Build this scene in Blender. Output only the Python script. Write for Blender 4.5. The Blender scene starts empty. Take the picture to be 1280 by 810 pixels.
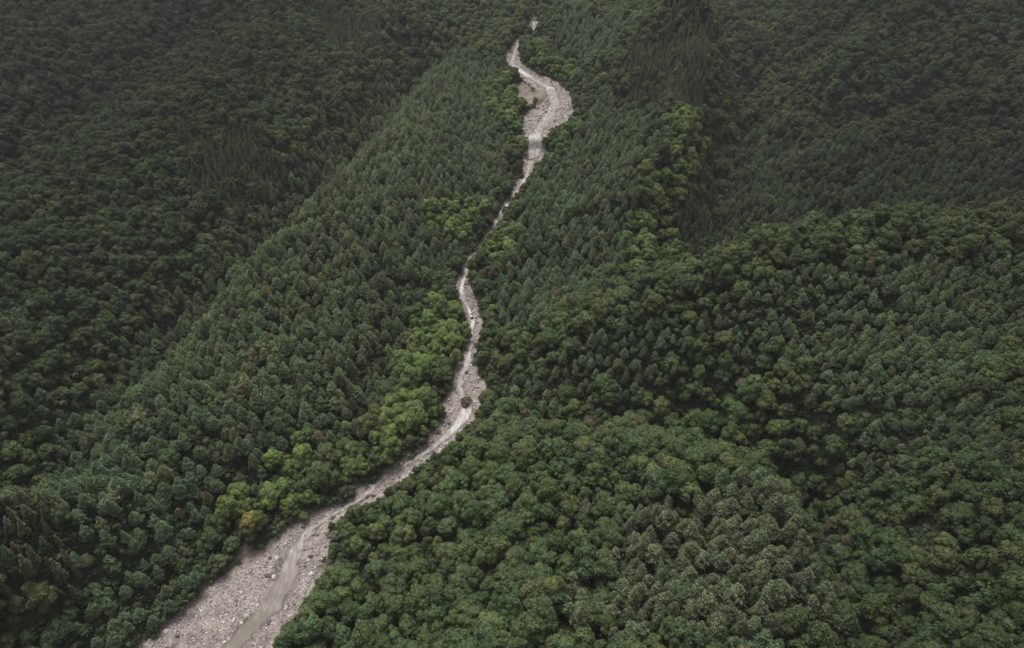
import bpy, math, random
import numpy as np
from mathutils import Vector

random.seed(7)
RNG = np.random.default_rng(11)
SC = bpy.context.scene
HAZE = 0.00006
COL = SC.collection

# ------------------------------------------------------------------ camera model
FPX = 865.0                      # focal length in photo pixels (1280 wide)
PITCH = math.radians(33)
CAM_Z = 255.0                    # drone height; z = 0 is roughly 20 m below the lowest riverbed
CP, SP = math.cos(PITCH), math.sin(PITCH)

def direction(px, py):
    u = (px - 640) / FPX
    v = (405 - py) / FPX
    return np.array([u, CP + v * SP, -SP + v * CP])

def project(x, y, z):
    """world -> photo pixel (arrays)"""
    zz = z - CAM_Z
    depth = y * CP - zz * SP
    up = y * SP + zz * CP
    return 640 + FPX * x / depth, 405 - FPX * up / depth, depth

def smooth(a, b, x):
    t = np.clip((x - a) / (b - a), 0, 1)
    return t * t * (3 - 2 * t)

# ------------------------------------------------------------------ value noise
_perm = np.random.default_rng(3).random((256, 256))
def vnoise(x, y):
    xi = np.floor(x).astype(int); yi = np.floor(y).astype(int)
    fx = x - xi; fy = y - yi
    fx = fx * fx * (3 - 2 * fx); fy = fy * fy * (3 - 2 * fy)
    g = lambda i, j: _perm[i & 255, j & 255]
    a = g(xi, yi) * (1 - fx) + g(xi + 1, yi) * fx
    b = g(xi, yi + 1) * (1 - fx) + g(xi + 1, yi + 1) * fx
    return (a * (1 - fy) + b * fy) * 2 - 1
def fbm(x, y, o=3):
    s = 0; a = 1
    for k in range(o):
        s = s + a * vnoise(x * 2 ** k + 17.3 * k, y * 2 ** k + 5.1 * k); a *= .5
    return s

# ------------------------------------------------------------------ the valley
YFALL = 524.0
def zs(Y):
    """height of the riverbed along the valley"""
    w = np.exp(-((Y - YFALL) / 60) ** 2)
    return (0.12 * Y + 0.00006 * Y * Y + 3.2 * np.tanh((Y - YFALL) / 1.6) * w)

def bed_Y(py):
    d = direction(640, py)
    lo, hi = 60.0, 1100.0
    for _ in range(50):
        m = (lo + hi) / 2
        if CAM_Z + d[2] / d[1] * m > zs(m): lo = m
        else: hi = m
    return lo

# visible banks of the gravel bed: (row, left, right)
BED = [(900, 60, 250), (810, 175, 340), (760, 235, 375), (720, 283, 398), (700, 308, 405), (680, 335, 415), (660, 366, 408), (640, 402, 434), (625, 438, 472),
       (610, 455, 487), (590, 482, 515), (570, 515, 540), (555, 535, 562), (540, 548, 577), (520, 556, 594),
       (500, 560, 602), (485, 565, 604), (470, 569, 600), (455, 576, 593), (440, 582, 593), (430, 585, 592),
       (420, 587, 602), (400, 583, 602), (380, 575, 595), (365, 569, 588), (353, 567, 584), (335, 580, 587),
       (320, 588, 594), (300, 605, 610), (290, 612, 617), (280, 619, 626), (265, 623, 630), (250, 636, 644),
       (235, 642, 654), (220, 654, 666), (205, 654, 675), (192, 655, 683), (180, 658, 679), (170, 655, 681),
       (160, 652, 691), (150, 655, 712), (140, 661, 718), (130, 680, 716), (120, 688, 712), (110, 670, 705),
       (100, 655, 690), (92, 645, 669), (85, 639, 659), (75, 629, 648), (65, 635, 649), (55, 643, 651),
       (46, 652, 662), (40, 662, 673), (32, 662, 674), (24, 665, 669), (20, 667, 668.5), (0, 664, 665)]
WATER = [(900, 140, 190), (810, 275, 302), (760, 322, 352), (720, 348, 374), (705, 353, 374), (690, 359, 376), (675, 371, 386), (660, 384, 395), (640, 419, 427),
         (625, 446, 455), (600, 471, 481), (570, 521, 531), (555, 541, 552), (540, 561, 571), (522, 572, 588),
         (510, 577, 592), (500, 573, 586), (485, 570, 579), (470, 573, 580), (455, 580, 588), (430, 587, 591),
         (400, 588, 594), (365, 573, 579), (335, 581, 586), (300, 606, 610), (265, 624, 629), (245, 640, 649),
         (220, 656, 661), (205, 659, 667), (192, 659, 675), (180, 659, 678), (170, 661, 677), (160, 669, 681),
         (150, 676, 690), (130, 689, 700), (110, 681, 694), (92, 651, 660), (80, 636, 643), (55, 645, 649),
         (35, 666, 670), (20, 667, 667.6), (0, 664, 664.3)]
def table(T):
    Y = []; L = []; R = []
    for py, a, b in T:
        y = bed_Y(py)
        dy = direction(640, py)[1]
        Y.append(y); L.append((a - 640) / FPX * y / dy); R.append((b - 640) / FPX * y / dy)
    return np.array(Y), np.array(L), np.array(R)
BY, BL, BR = table(BED)
WY, WL, WR = table(WATER)
def wob_(Y): return np.clip((np.interp(Y, BY, BR) - np.interp(Y, BY, BL)) / 12 - .25, .1, 1)
def bed_edges(Y):
    l = np.interp(Y, BY, BL) + wob_(Y) * (.9 * vnoise(Y / 5.0, Y * 0 + 3.3) + .5 * vnoise(Y / 1.7, Y * 0 + 9.3))
    r = np.interp(Y, BY, BR) + wob_(Y) * (.9 * vnoise(Y / 5.0, Y * 0 + 7.7) + .5 * vnoise(Y / 1.7, Y * 0 + 1.3))
    return l, r

# crest and gully control points (x, y, z-255) and (px, py, depth)
CTRL_PX = [
    # left slopes
    (150, 480, 300), (0, 400, 330), (0, 250, 430), (0, 100, 520), (0, 0, 600), (0, 600, 240), (0, 810, 195),
    (200, 720, 250), (60, 720, 225), (250, 400, 350), (300, 250, 450), (400, 150, 530), (120, 250, 445), (200, 120, 548), (200, 0, 640),
    (450, 0, 700), (550, 60, 655), (330, 560, 300), (430, 430, 357), (500, 300, 415), (520, 200, 475), (240, 640, 272),
    (-150, 400, 310), (-150, 100, 500), (-150, 700, 200),
    # across the head of the valley
    (640, -12, 800), (750, 0, 770), (950, 0, 740), (1100, 0, 680), (1280, 0, 600), (1450, 60, 540),
    # big right slope
    (1100, 120, 575), (1280, 120, 545), (1050, 220, 505), (1280, 205, 490), (980, 100, 600),
    # near spur on the right: crest and its sunny face
    (1450, 268, 350), (1280, 303, 340), (1150, 303, 334), (1050, 312, 332), (950, 336, 332), (880, 360, 334), (800, 392, 336),
    (720, 446, 338), (660, 495, 330), (1280, 450, 283), (1130, 440, 293), (1000, 430, 303), (880, 480, 310), (1200, 600, 237), (1280, 810, 188), (1400, 600, 225),
    # gully between that spur and the foreground hill
    (1010, 590, 282), (900, 545, 303), (790, 512, 320), (690, 506, 330), (1050, 690, 250), (1070, 810, 215),
    # foreground hill
    (640, 580, 300), (750, 590, 285), (880, 605, 266), (980, 640, 248), (1000, 720, 227), (850, 720, 235), (600, 720, 262),
    (900, 810, 205), (600, 810, 233), (720, 660, 262), (520, 640, 292),
    # ridge with the rounded knoll
    (800, 270, 432), (850, 180, 490), (885, 110, 546), (905, 70, 590), (850, 32, 595), (790, 90, 590), (760, 200, 505), (740, 300, 440), (720, 110, 590),
]
CTRL_W = [  # gullies
    (345, 440, -180), (250, 425, -189), (150, 415, -193), (80, 395, -197), (30, 370, -200), (-8, 338, -204),
    (145, 482, -181), (168, 540, -168), (190, 600, -153), (215, 690, -136), (150, 740, -128), (90, 760, -128),
    # beyond the view
    (-700, 1100, 60), (-350, 1100, 20), (0, 1150, -10), (350, 1100, 25), (700, 1100, 60), (-900, 600, 60), (900, 600, 50),
    (-500, 200, -80), (500, 200, -90), (-1200, 1700, 200), (0, 1700, 140), (1200, 1700, 200),
    (-120, 20, -225), (60, 0, -190), (-500, -100, -90), (500, -100, -90),
]
pts = []
for px, py, t in CTRL_PX:
    d = direction(px, py) * t
    pts.append((d[0], d[1], d[2] + CAM_Z))
for px, py, t in [(1450, 268, 350), (1280, 303, 340), (1150, 303, 334), (1050, 312, 332), (950, 336, 332), (880, 360, 334), (800, 392, 336)]:
    d = direction(px, py) * t                       # steep shaded back of the near spur
    CTRL_W.append((d[0] + 6, d[1] + 26, d[2] - 15)); CTRL_W.append((d[0] + 12, d[1] + 52, max(d[2] - 36, -198)))
for x, y, z in CTRL_W: pts.append((x, y, z + CAM_Z))
for Y in np.arange(100, 900, 45):
    pts.append(((np.interp(Y, BY, BL) + np.interp(Y, BY, BR)) / 2, Y, float(zs(Y))))
pts = np.array(pts)
def tps_fit(P, lam=3.0):
    n = len(P); S = 200.0
    X = P[:, :2] / S
    d = np.linalg.norm(X[:, None] - X[None], axis=2)
    K = np.where(d > 0, d * d * np.log(d + 1e-12), 0) + lam * 1e-3 * np.eye(n)
    Q = np.hstack([np.ones((n, 1)), X])
    A = np.block([[K, Q], [Q.T, np.zeros((3, 3))]])
    return np.linalg.solve(A, np.concatenate([P[:, 2], np.zeros(3)])), X, S
_w, _X, _S = tps_fit(pts)
def tps(x, y):
    sh = np.shape(x); x = np.ravel(x) / _S; y = np.ravel(y) / _S
    out = _w[-3] + _w[-2] * x + _w[-1] * y
    for i in range(len(_X)):
        d2 = (x - _X[i, 0]) ** 2 + (y - _X[i, 1]) ** 2
        out = out + _w[i] * .5 * d2 * np.log(d2 + 1e-12)
    return out.reshape(sh)

def bed_dist(x, y):
    """>0 outside the bed (metres), <0 inside"""
    best = np.full(np.shape(x), 1e9)
    for dy in (-24, -12, -5, 0, 5, 12, 24):
        l, r = bed_edges(y + dy)
        dx = np.maximum(l - x, x - r)
        dd = np.where(dx > 0, np.hypot(dx, dy), np.where(dy == 0, dx, abs(dy)))
        best = np.minimum(best, dd)
    return best

def seg_dist(P, x, y):
    best = np.full(np.shape(x), 1e9)
    for (x1, y1), (x2, y2) in zip(P[:-1], P[1:]):
        L2 = (x2 - x1) ** 2 + (y2 - y1) ** 2
        t = np.clip(((x - x1) * (x2 - x1) + (y - y1) * (y2 - y1)) / L2, 0, 1)
        best = np.minimum(best, np.hypot(x - x1 - t * (x2 - x1), y - y1 - t * (y2 - y1)))
    return best
def world_line(*P): return [tuple((direction(a, b) * t)[:2]) for a, b, t in P]
RELIEF = [  # (line, height, half width): crests above zero, gullies below
    (world_line((1450, 268, 350), (1280, 303, 340), (1150, 303, 334), (1050, 312, 332), (950, 336, 332), (880, 360, 334), (800, 392, 336), (720, 446, 338)), 4, 26),
    ([(345, 440), (250, 425), (150, 415), (80, 395), (30, 370), (5, 345)], -7, 24),
    (world_line((780, 300, 425), (800, 270, 432), (850, 180, 490), (885, 110, 546), (905, 70, 590), (850, 32, 595)), 14, 24),
    ([(140, 440), (150, 482), (173, 540), (197, 600), (222, 690)], -15, 24),
    (world_line((1100, 575, 262), (1010, 590, 282), (900, 545, 303), (790, 512, 320), (690, 506, 330)), -9, 20),
    (world_line((1020, 600, 278), (1055, 690, 250), (1075, 810, 215)), -11, 16),
    (world_line((700, 590, 290), (880, 600, 266), (985, 640, 246), (1005, 720, 225)), 5, 24),
    (world_line((20, 560, 265), (90, 470, 305), (230, 330, 385), (335, 238, 450), (425, 160, 520), (520, 50, 650)), -24, 27),
    (world_line((400, 590, 290), (440, 530, 312), (480, 430, 350), (515, 350, 390)), -6, 13),
    (world_line((0, 200, 460), (120, 110, 540), (260, 20, 630)), -9, 26),
    (world_line((0, 330, 370), (100, 260, 430), (200, 180, 500), (330, 70, 600)), 7, 30),
    (world_line((1280, 90, 545), (1120, 130, 560), (1000, 150, 560)), -12, 25),
    (world_line((870, 480, 312), (980, 430, 305), (1100, 400, 300)), -5, 14),
    (world_line((1230, -20, 650), (1090, 60, 620), (990, 150, 545)), 13, 22),
    (world_line((1330, 120, 535), (1150, 165, 540), (1030, 215, 500)), 10, 19),
    (world_line((1150, 0, 690), (1030, 60, 660), (960, 130, 590)), -9, 18),
    (world_line((1400, 0, 600), (1240, 70, 580), (1160, 110, 570)), -9, 20),
    (world_line((900, 20, 700), (940, 60, 640), (925, 120, 570)), -14, 22),
    (world_line((660, 20, 730), (700, 60, 660), (740, 110, 590), (800, 140, 545)), -9, 20),
    (world_line((250, 620, 280), (130, 560, 275), (60, 520, 285)), -5, 16),
]
def height(x, y):
    x = np.asarray(x, float); y = np.asarray(y, float)
    base = tps(x, y) + (3.5 + 3 * smooth(380, 560, y)) * fbm(x / 75, y / 75, 3) + .8 * vnoise(x / 11, y / 11)
    for line, a, w_ in RELIEF:
        base = base + 1.7 * a * np.exp(-(seg_dist(line, x, y) / w_) ** 2)
    d = bed_dist(x, y)
    bed = zs(y)
    bank = bed + 2.4 * smooth(-.5, 6, d) + .05 * np.maximum(d, 0)
    return bank * (1 - smooth(4, 42, d)) + base * smooth(4, 42, d)

def bed_height(x, y, t):
    """gravel surface inside the bed; t runs 0..1 across"""
    return zs(y) + .35 * fbm(x / 5, y / 5, 3) * np.minimum(1, 4 * t * (1 - t) + .2) + .5 * (2 * t - 1) ** 4

# ------------------------------------------------------------------ terrain lookup from a photo pixel
gx = np.arange(-700, 701, 5.0); gy = np.arange(60, 1150, 5.0)
GX, GY = np.meshgrid(gx, gy)
GH = height(GX, GY)
def hgt(x, y):
    fx = np.clip((np.asarray(x) + 700) / 5, 0, len(gx) - 1.001); fy = np.clip((np.asarray(y) - 60) / 5, 0, len(gy) - 1.001)
    i = fx.astype(int); j = fy.astype(int); a = fx - i; b = fy - j
    return (GH[j, i] * (1 - a) + GH[j, i + 1] * a) * (1 - b) + (GH[j + 1, i] * (1 - a) + GH[j + 1, i + 1] * a) * b
def at(px, py, lift=0.0):
    d = direction(px, py)
    t = np.arange(120, 1200, 1.0)
    below = CAM_Z + d[2] * t < hgt(d[0] * t, d[1] * t) + lift
    k = int(np.argmax(below)) if below.any() else len(t) - 1
    return d[0] * t[k], d[1] * t[k]
def zone(*pp):
    return np.array([at(px, py, 6.0) for px, py in pp])
def inside(poly, x, y):
    r = np.zeros(np.shape(x), bool)
    n = len(poly)
    for i in range(n):
        x1, y1 = poly[i]; x2, y2 = poly[(i + 1) % n]
        c = (y1 > y) != (y2 > y)
        xx = (x2 - x1) * (y - y1) / (y2 - y1 + 1e-12) + x1
        r ^= c & (x < xx)
    return r

# ------------------------------------------------------------------ helpers
def new_mesh(name, verts, faces, mat=None, smooth_=False, colors=None):
    me = bpy.data.meshes.new(name)
    me.from_pydata([tuple(v) for v in verts], [], [tuple(f) for f in faces])
    if mat: me.materials.append(mat)
    if smooth_: me.polygons.foreach_set('use_smooth', [True] * len(me.polygons))
    if colors is not None:
        at_ = me.color_attributes.new('shade', 'FLOAT_COLOR', 'POINT')
        at_.data.foreach_set('color', np.asarray(colors, np.float32).ravel())
    me.update()
    return me
def grid_mesh(name, X, Y, Z, mat, attrs=None):
    r, c = X.shape
    v = np.stack([X.ravel(), Y.ravel(), Z.ravel()], 1).astype(np.float32)
    idx = np.arange(r * c).reshape(r, c)
    f = np.stack([idx[:-1, :-1], idx[:-1, 1:], idx[1:, 1:], idx[1:, :-1]], -1).reshape(-1, 4)
    return quads(name, v, f, mat, attrs, True)
def quads(name, v, f, mat, attrs=None, sm=False, k=4):
    me = bpy.data.meshes.new(name)
    me.vertices.add(len(v)); me.vertices.foreach_set('co', np.asarray(v, np.float32).ravel())
    me.loops.add(len(f) * k); me.loops.foreach_set('vertex_index', np.asarray(f, np.int32).ravel())
    me.polygons.add(len(f)); me.polygons.foreach_set('loop_start', np.arange(0, len(f) * k, k, dtype=np.int32))
    try: me.polygons.foreach_set('loop_total', np.full(len(f), k, np.int32))
    except Exception: pass
    me.polygons.foreach_set('use_smooth', np.full(len(f), sm))
    if mat: me.materials.append(mat)
    for n, a in (attrs or {}).items():
        a = np.asarray(a, np.float32)
        if a.ndim == 1:
            t = me.attributes.new(n, 'FLOAT', 'POINT'); t.data.foreach_set('value', a)
        else:
            t = me.attributes.new(n, 'FLOAT_COLOR', 'POINT'); t.data.foreach_set('color', np.hstack([a, np.ones((len(a), 1))]).astype(np.float32).ravel())
    me.update(); me.validate()
    return me
def link(name, me, parent=None):
    o = bpy.data.objects.new(name, me); COL.objects.link(o)
    if parent: o.parent = parent
    return o
def tag(o, label=None, cat=None, group=None, kind=None):
    if label: o['label'] = label
    if cat: o['category'] = cat
    if group: o['group'] = group
    if kind: o['kind'] = kind
    return o

# ------------------------------------------------------------------ materials
def mat_new(name):
    m = bpy.data.materials.new(name); m.use_nodes = True
    nt = m.node_tree; b = nt.nodes['Principled BSDF']
    return m, nt, b
def N(nt, t, **kw):
    n = nt.nodes.new(t)
    for k, v in kw.items(): setattr(n, k, v)
    return n
def ramp(nt, stops):
    r = N(nt, 'ShaderNodeValToRGB'); e = r.color_ramp.elements
    while len(e) < len(stops): e.new(.5)
    for s, (p, c) in zip(e, stops): s.position = p; s.color = (*c, 1)
    return r

def leaf_material(name, rough=.7, spec=.35, trans=.38, vary=.35):
    m, nt, b = mat_new(name); L = nt.links
    tint = N(nt, 'ShaderNodeAttribute', attribute_type='INSTANCER', attribute_name='tint')
    sh = N(nt, 'ShaderNodeAttribute', attribute_name='shade')
    geo = N(nt, 'ShaderNodeNewGeometry')
    no = N(nt, 'ShaderNodeTexNoise'); no.inputs['Scale'].default_value = .9; no.inputs['Detail'].default_value = 3
    L.new(geo.outputs['Position'], no.inputs['Vector'])
    mr = N(nt, 'ShaderNodeMapRange'); mr.inputs[3].default_value = 1 - vary; mr.inputs[4].default_value = 1 + vary
    L.new(no.outputs['Fac'], mr.inputs[0])
    mx = N(nt, 'ShaderNodeMix', data_type='RGBA', blend_type='MULTIPLY'); mx.inputs[0].default_value = 1
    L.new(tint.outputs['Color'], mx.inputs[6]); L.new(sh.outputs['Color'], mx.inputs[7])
    vm = N(nt, 'ShaderNodeVectorMath', operation='SCALE')
    L.new(mx.outputs[2], vm.inputs[0]); L.new(mr.outputs[0], vm.inputs['Scale'])
    L.new(vm.outputs[0], b.inputs['Base Color'])
    b.inputs['Roughness'].default_value = rough; b.inputs['Specular IOR Level'].default_value = spec
    tr = N(nt, 'ShaderNodeBsdfTranslucent'); L.new(vm.outputs[0], tr.inputs['Color'])
    ms = N(nt, 'ShaderNodeMixShader'); ms.inputs[0].default_value = trans
    L.new(b.outputs[0], ms.inputs[1]); L.new(tr.outputs[0], ms.inputs[2])
    L.new(ms.outputs[0], nt.nodes['Material Output'].inputs['Surface'])
    return m
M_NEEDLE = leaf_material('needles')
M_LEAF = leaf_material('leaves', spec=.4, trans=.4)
def plain(name, c1, c2, scale, rough=.9, bump=0):
    m, nt, b = mat_new(name); L = nt.links
    tc = N(nt, 'ShaderNodeTexCoord')
    no = N(nt, 'ShaderNodeTexNoise'); no.inputs['Scale'].default_value = scale; no.inputs['Detail'].default_value = 5
    L.new(tc.outputs['Object'], no.inputs['Vector'])
    r = ramp(nt, [(.3, c1), (.7, c2)]); L.new(no.outputs['Fac'], r.inputs[0]); L.new(r.outputs[0], b.inputs['Base Color'])
    b.inputs['Roughness'].default_value = rough
    if bump:
        bp = N(nt, 'ShaderNodeBump'); bp.inputs['Strength'].default_value = bump; L.new(no.outputs['Fac'], bp.inputs['Height']); L.new(bp.outputs[0], b.inputs['Normal'])
    return m
M_BARK = plain('bark', (.05, .04, .03), (.12, .10, .085), 6)
M_DEADWOOD = plain('dead_wood', (.25, .23, .21), (.42, .39, .36), 5)
M_CONCRETE = plain('concrete', (.22, .21, .2), (.4, .38, .36), 1.5, .85, .3)

def rock_material():
    m, nt, b = mat_new('river_stone'); L = nt.links
    tint = N(nt, 'ShaderNodeAttribute', attribute_type='INSTANCER', attribute_name='tint')
    tc = N(nt, 'ShaderNodeNewGeometry')
    no = N(nt, 'ShaderNodeTexNoise'); no.inputs['Scale'].default_value = 2.2; no.inputs['Detail'].default_value = 6
    L.new(tc.outputs['Position'], no.inputs['Vector'])
    mr = N(nt, 'ShaderNodeMapRange'); mr.inputs[3].default_value = .6; mr.inputs[4].default_value = 1.35
    L.new(no.outputs['Fac'], mr.inputs[0])
    vm = N(nt, 'ShaderNodeVectorMath', operation='SCALE')
    L.new(tint.outputs['Color'], vm.inputs[0]); L.new(mr.outputs[0], vm.inputs['Scale'])
    L.new(vm.outputs[0], b.inputs['Base Color']); b.inputs['Roughness'].default_value = .85
    bp = N(nt, 'ShaderNodeBump'); bp.inputs['Strength'].default_value = .9; bp.inputs['Distance'].default_value = .35
    L.new(no.outputs['Fac'], bp.inputs['Height']); L.new(bp.outputs[0], b.inputs['Normal'])
    return m
M_ROCK = rock_material()

def ground_material():
    m, nt, b = mat_new('forest_floor'); L = nt.links
    geo = N(nt, 'ShaderNodeNewGeometry')
    no = N(nt, 'ShaderNodeTexNoise'); no.inputs['Scale'].default_value = .35; no.inputs['Detail'].default_value = 8
    L.new(geo.outputs['Position'], no.inputs['Vector'])
    r = ramp(nt, [(.3, (.006, .008, .004)), (.5, (.014, .022, .009)), (.7, (.03, .045, .017))])
    L.new(no.outputs['Fac'], r.inputs[0])
    r2 = ramp(nt, [(.3, (.11, .085, .07)), (.6, (.2, .165, .145)), (.75, (.29, .25, .23))])
    n2 = N(nt, 'ShaderNodeTexNoise'); n2.inputs['Scale'].default_value = 1.1; n2.inputs['Detail'].default_value = 8
    L.new(geo.outputs['Position'], n2.inputs['Vector']); L.new(n2.outputs['Fac'], r2.inputs[0])
    a = N(nt, 'ShaderNodeAttribute', attribute_name='bare')
    mx = N(nt, 'ShaderNodeMix', data_type='RGBA')
    L.new(a.outputs['Fac'], mx.inputs[0]); L.new(r.outputs[0], mx.inputs[6]); L.new(r2.outputs[0], mx.inputs[7])
    L.new(mx.outputs[2], b.inputs['Base Color']); b.inputs['Roughness'].default_value = .95
    bp = N(nt, 'ShaderNodeBump'); bp.inputs['Strength'].default_value = .6; bp.inputs['Distance'].default_value = .5
    L.new(n2.outputs['Fac'], bp.inputs['Height']); L.new(bp.outputs[0], b.inputs['Normal'])
    return m
def gravel_material():
    m, nt, b = mat_new('river_gravel'); L = nt.links
    geo = N(nt, 'ShaderNodeNewGeometry')
    n1 = N(nt, 'ShaderNodeTexNoise'); n1.inputs['Scale'].default_value = .16; n1.inputs['Detail'].default_value = 6
    n2 = N(nt, 'ShaderNodeTexNoise'); n2.inputs['Scale'].default_value = 1.6; n2.inputs['Detail'].default_value = 6
    vo = N(nt, 'ShaderNodeTexVoronoi'); vo.inputs['Scale'].default_value = 1.5
    for n in (n1, n2, vo): L.new(geo.outputs['Position'], n.inputs['Vector'])
    r1 = ramp(nt, [(.3, (.165, .138, .126)), (.5, (.245, .208, .192)), (.68, (.32, .282, .262))])
    L.new(n1.outputs['Fac'], r1.inputs[0])
    r2 = ramp(nt, [(.3, (.5, .48, .47)), (.5, (.95, .93, .92)), (.7, (1.35, 1.33, 1.3))])
    L.new(n2.outputs['Fac'], r2.inputs[0])
    mx = N(nt, 'ShaderNodeMix', data_type='RGBA', blend_type='MULTIPLY'); mx.inputs[0].default_value = 1
    L.new(r1.outputs[0], mx.inputs[6]); L.new(r2.outputs[0], mx.inputs[7])
    mr = N(nt, 'ShaderNodeMapRange'); mr.inputs[3].default_value = .72; mr.inputs[4].default_value = 1.2
    sp = N(nt, 'ShaderNodeSeparateColor'); L.new(vo.outputs['Color'], sp.inputs[0]); L.new(sp.outputs[0], mr.inputs[0])
    vm = N(nt, 'ShaderNodeVectorMath', operation='SCALE'); L.new(mx.outputs[2], vm.inputs[0]); L.new(mr.outputs[0], vm.inputs['Scale'])
    wt = N(nt, 'ShaderNodeAttribute', attribute_name='wet'); wm = N(nt, 'ShaderNodeMapRange'); wm.inputs[3].default_value = 1; wm.inputs[4].default_value = .42
    L.new(wt.outputs['Fac'], wm.inputs[0]); v2 = N(nt, 'ShaderNodeVectorMath', operation='SCALE'); L.new(vm.outputs[0], v2.inputs[0]); L.new(wm.outputs[0], v2.inputs['Scale'])
    L.new(v2.outputs[0], b.inputs['Base Color']); b.inputs['Roughness'].default_value = .9
    bp = N(nt, 'ShaderNodeBump'); bp.inputs['Strength'].default_value = .8; bp.inputs['Distance'].default_value = .4
    L.new(n2.outputs['Fac'], bp.inputs['Height']); L.new(bp.outputs[0], b.inputs['Normal'])
    return m
def water_material():
    m, nt, b = mat_new('silty_water'); L = nt.links
    geo = N(nt, 'ShaderNodeNewGeometry')
    mp = N(nt, 'ShaderNodeMapping'); mp.inputs['Scale'].default_value = (1, .35, 1)
    L.new(geo.outputs['Position'], mp.inputs['Vector'])
    n1 = N(nt, 'ShaderNodeTexNoise'); n1.inputs['Scale'].default_value = .7; n1.inputs['Detail'].default_value = 6
    L.new(mp.outputs[0], n1.inputs['Vector'])
    a = N(nt, 'ShaderNodeAttribute', attribute_name='foam')
    ad = N(nt, 'ShaderNodeMath', operation='ADD'); L.new(n1.outputs['Fac'], ad.inputs[0]); L.new(a.outputs['Fac'], ad.inputs[1])
    r = ramp(nt, [(.25, (.135, .115, .1)), (.55, (.205, .178, .16)), (.8, (.33, .315, .295)), (1.0, (.46, .45, .43))])
    L.new(ad.outputs[0], r.inputs[0]); L.new(r.outputs[0], b.inputs['Base Color'])
    b.inputs['Roughness'].default_value = .5; b.inputs['Specular IOR Level'].default_value = .16
    bp = N(nt, 'ShaderNodeBump'); bp.inputs['Strength'].default_value = .5; bp.inputs['Distance'].default_value = .2
    L.new(n1.outputs['Fac'], bp.inputs['Height']); L.new(bp.outputs[0], b.inputs['Normal'])
    return m

# ------------------------------------------------------------------ ground sheet
xs = np.concatenate([np.arange(-1500, -520, 35), np.arange(-520, 520, 2.5), np.arange(520, 1501, 35)])
ys = np.concatenate([np.arange(-200, 90, 20), np.arange(90, 880, 2.5), np.arange(880, 1100, 10), np.arange(1100, 2001, 40)])
X, Y = np.meshgrid(xs, ys)
Z = height(X, Y)
D = bed_dist(X, Y)
Z = Z - 1.6 * smooth(1.2, -1.5, D)
BARE = [zone((636, 98), (668, 96), (690, 112), (672, 124), (645, 126)), zone((655, 132), (672, 130), (670, 140), (656, 140)),
        zone((672, 183), (700, 182), (700, 196), (676, 197)), zone((282, 700), (296, 668), (318, 668), (322, 690), (300, 706)),
        zone((375, 716), (395, 700), (418, 690), (415, 705))]
bare = smooth(7 - 4.5 * smooth(200, 300, Y), 1.0, D) * (.6 + .4 * vnoise(X / 4, Y / 4))
for bz in BARE: bare = np.maximum(bare, inside(bz, X + 3 * vnoise(X / 4, Y / 4), Y + 3 * vnoise(X / 4 + 9, Y / 4)) * (.75 + .5 * vnoise(X / 3.1, Y / 3.1)))
bare = np.clip(bare, 0, 1)
M_GROUND = ground_material()
ground = link('ground', grid_mesh('ground', X, Y, Z, M_GROUND, {'bare': bare.ravel()})); tag(ground, kind='structure')

# gravel bed and water as sheets of their own
yy = np.arange(95, bed_Y(27), .8); tt = np.linspace(-.0, 1.0, 33)
l, r = bed_edges(yy)
T, YY = np.meshgrid(tt, yy); XX = l[:, None] * (1 - T) + r[:, None] * T
ZZ = bed_height(XX, YY, T)
ex = np.array([-1.6, 1.6])
XX = np.hstack([XX[:, :1] - 1.6, XX, XX[:, -1:] + 1.6]); YY2 = np.hstack([YY[:, :1], YY, YY[:, -1:]])
ZZ = np.hstack([ZZ[:, :1] + .1, ZZ, ZZ[:, -1:] + .1])
wd = np.maximum(np.interp(YY2, WY, WL) - XX, XX - np.interp(YY2, WY, WR))
wet = np.exp(-(np.maximum(wd, 0) / 1.1) ** 2) * (.55 + .45 * vnoise(XX / 3, YY2 / 3)) + .9 * smooth(.42, .75, vnoise(XX / 2.2, YY2 / 6))
bed = link('riverbed', grid_mesh('riverbed', XX, YY2, ZZ, gravel_material(), {'wet': np.clip(wet, 0, 1).ravel()})); tag(bed, kind='structure')
wl = np.interp(yy, WY, WL) + .5 * vnoise(yy / 3, yy * 0) + .4 * vnoise(yy / 1.3, yy * 0 + 3); wr = np.interp(yy, WY, WR) + .5 * vnoise(yy / 3, yy * 0 + 5) + .4 * vnoise(yy / 1.3, yy * 0 + 8)
wr = np.maximum(wr, wl + 1.8)
tw = np.linspace(0, 1, 13)
T, YY = np.meshgrid(tw, yy); XX = wl[:, None] * (1 - T) + wr[:, None] * T
ZZ = zs(YY) + .42 - .5 * (2 * T - 1) ** 6 + .06 * vnoise(XX * 1.2, YY * 1.2)
steep = np.clip(np.exp(-((YY - YFALL) / 5) ** 2), 0, 1) * .1
lowflat = smooth(185, 160, YY)
foam = .1 + steep + .28 * smooth(.35, .7, vnoise(YY / 9, YY * 0 + 2)) - .32 * lowflat
M_WATER = water_material()
water = link('water', grid_mesh('water', XX, YY, ZZ, M_WATER, {'foam': foam.ravel()})); tag(water, kind='structure')

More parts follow.
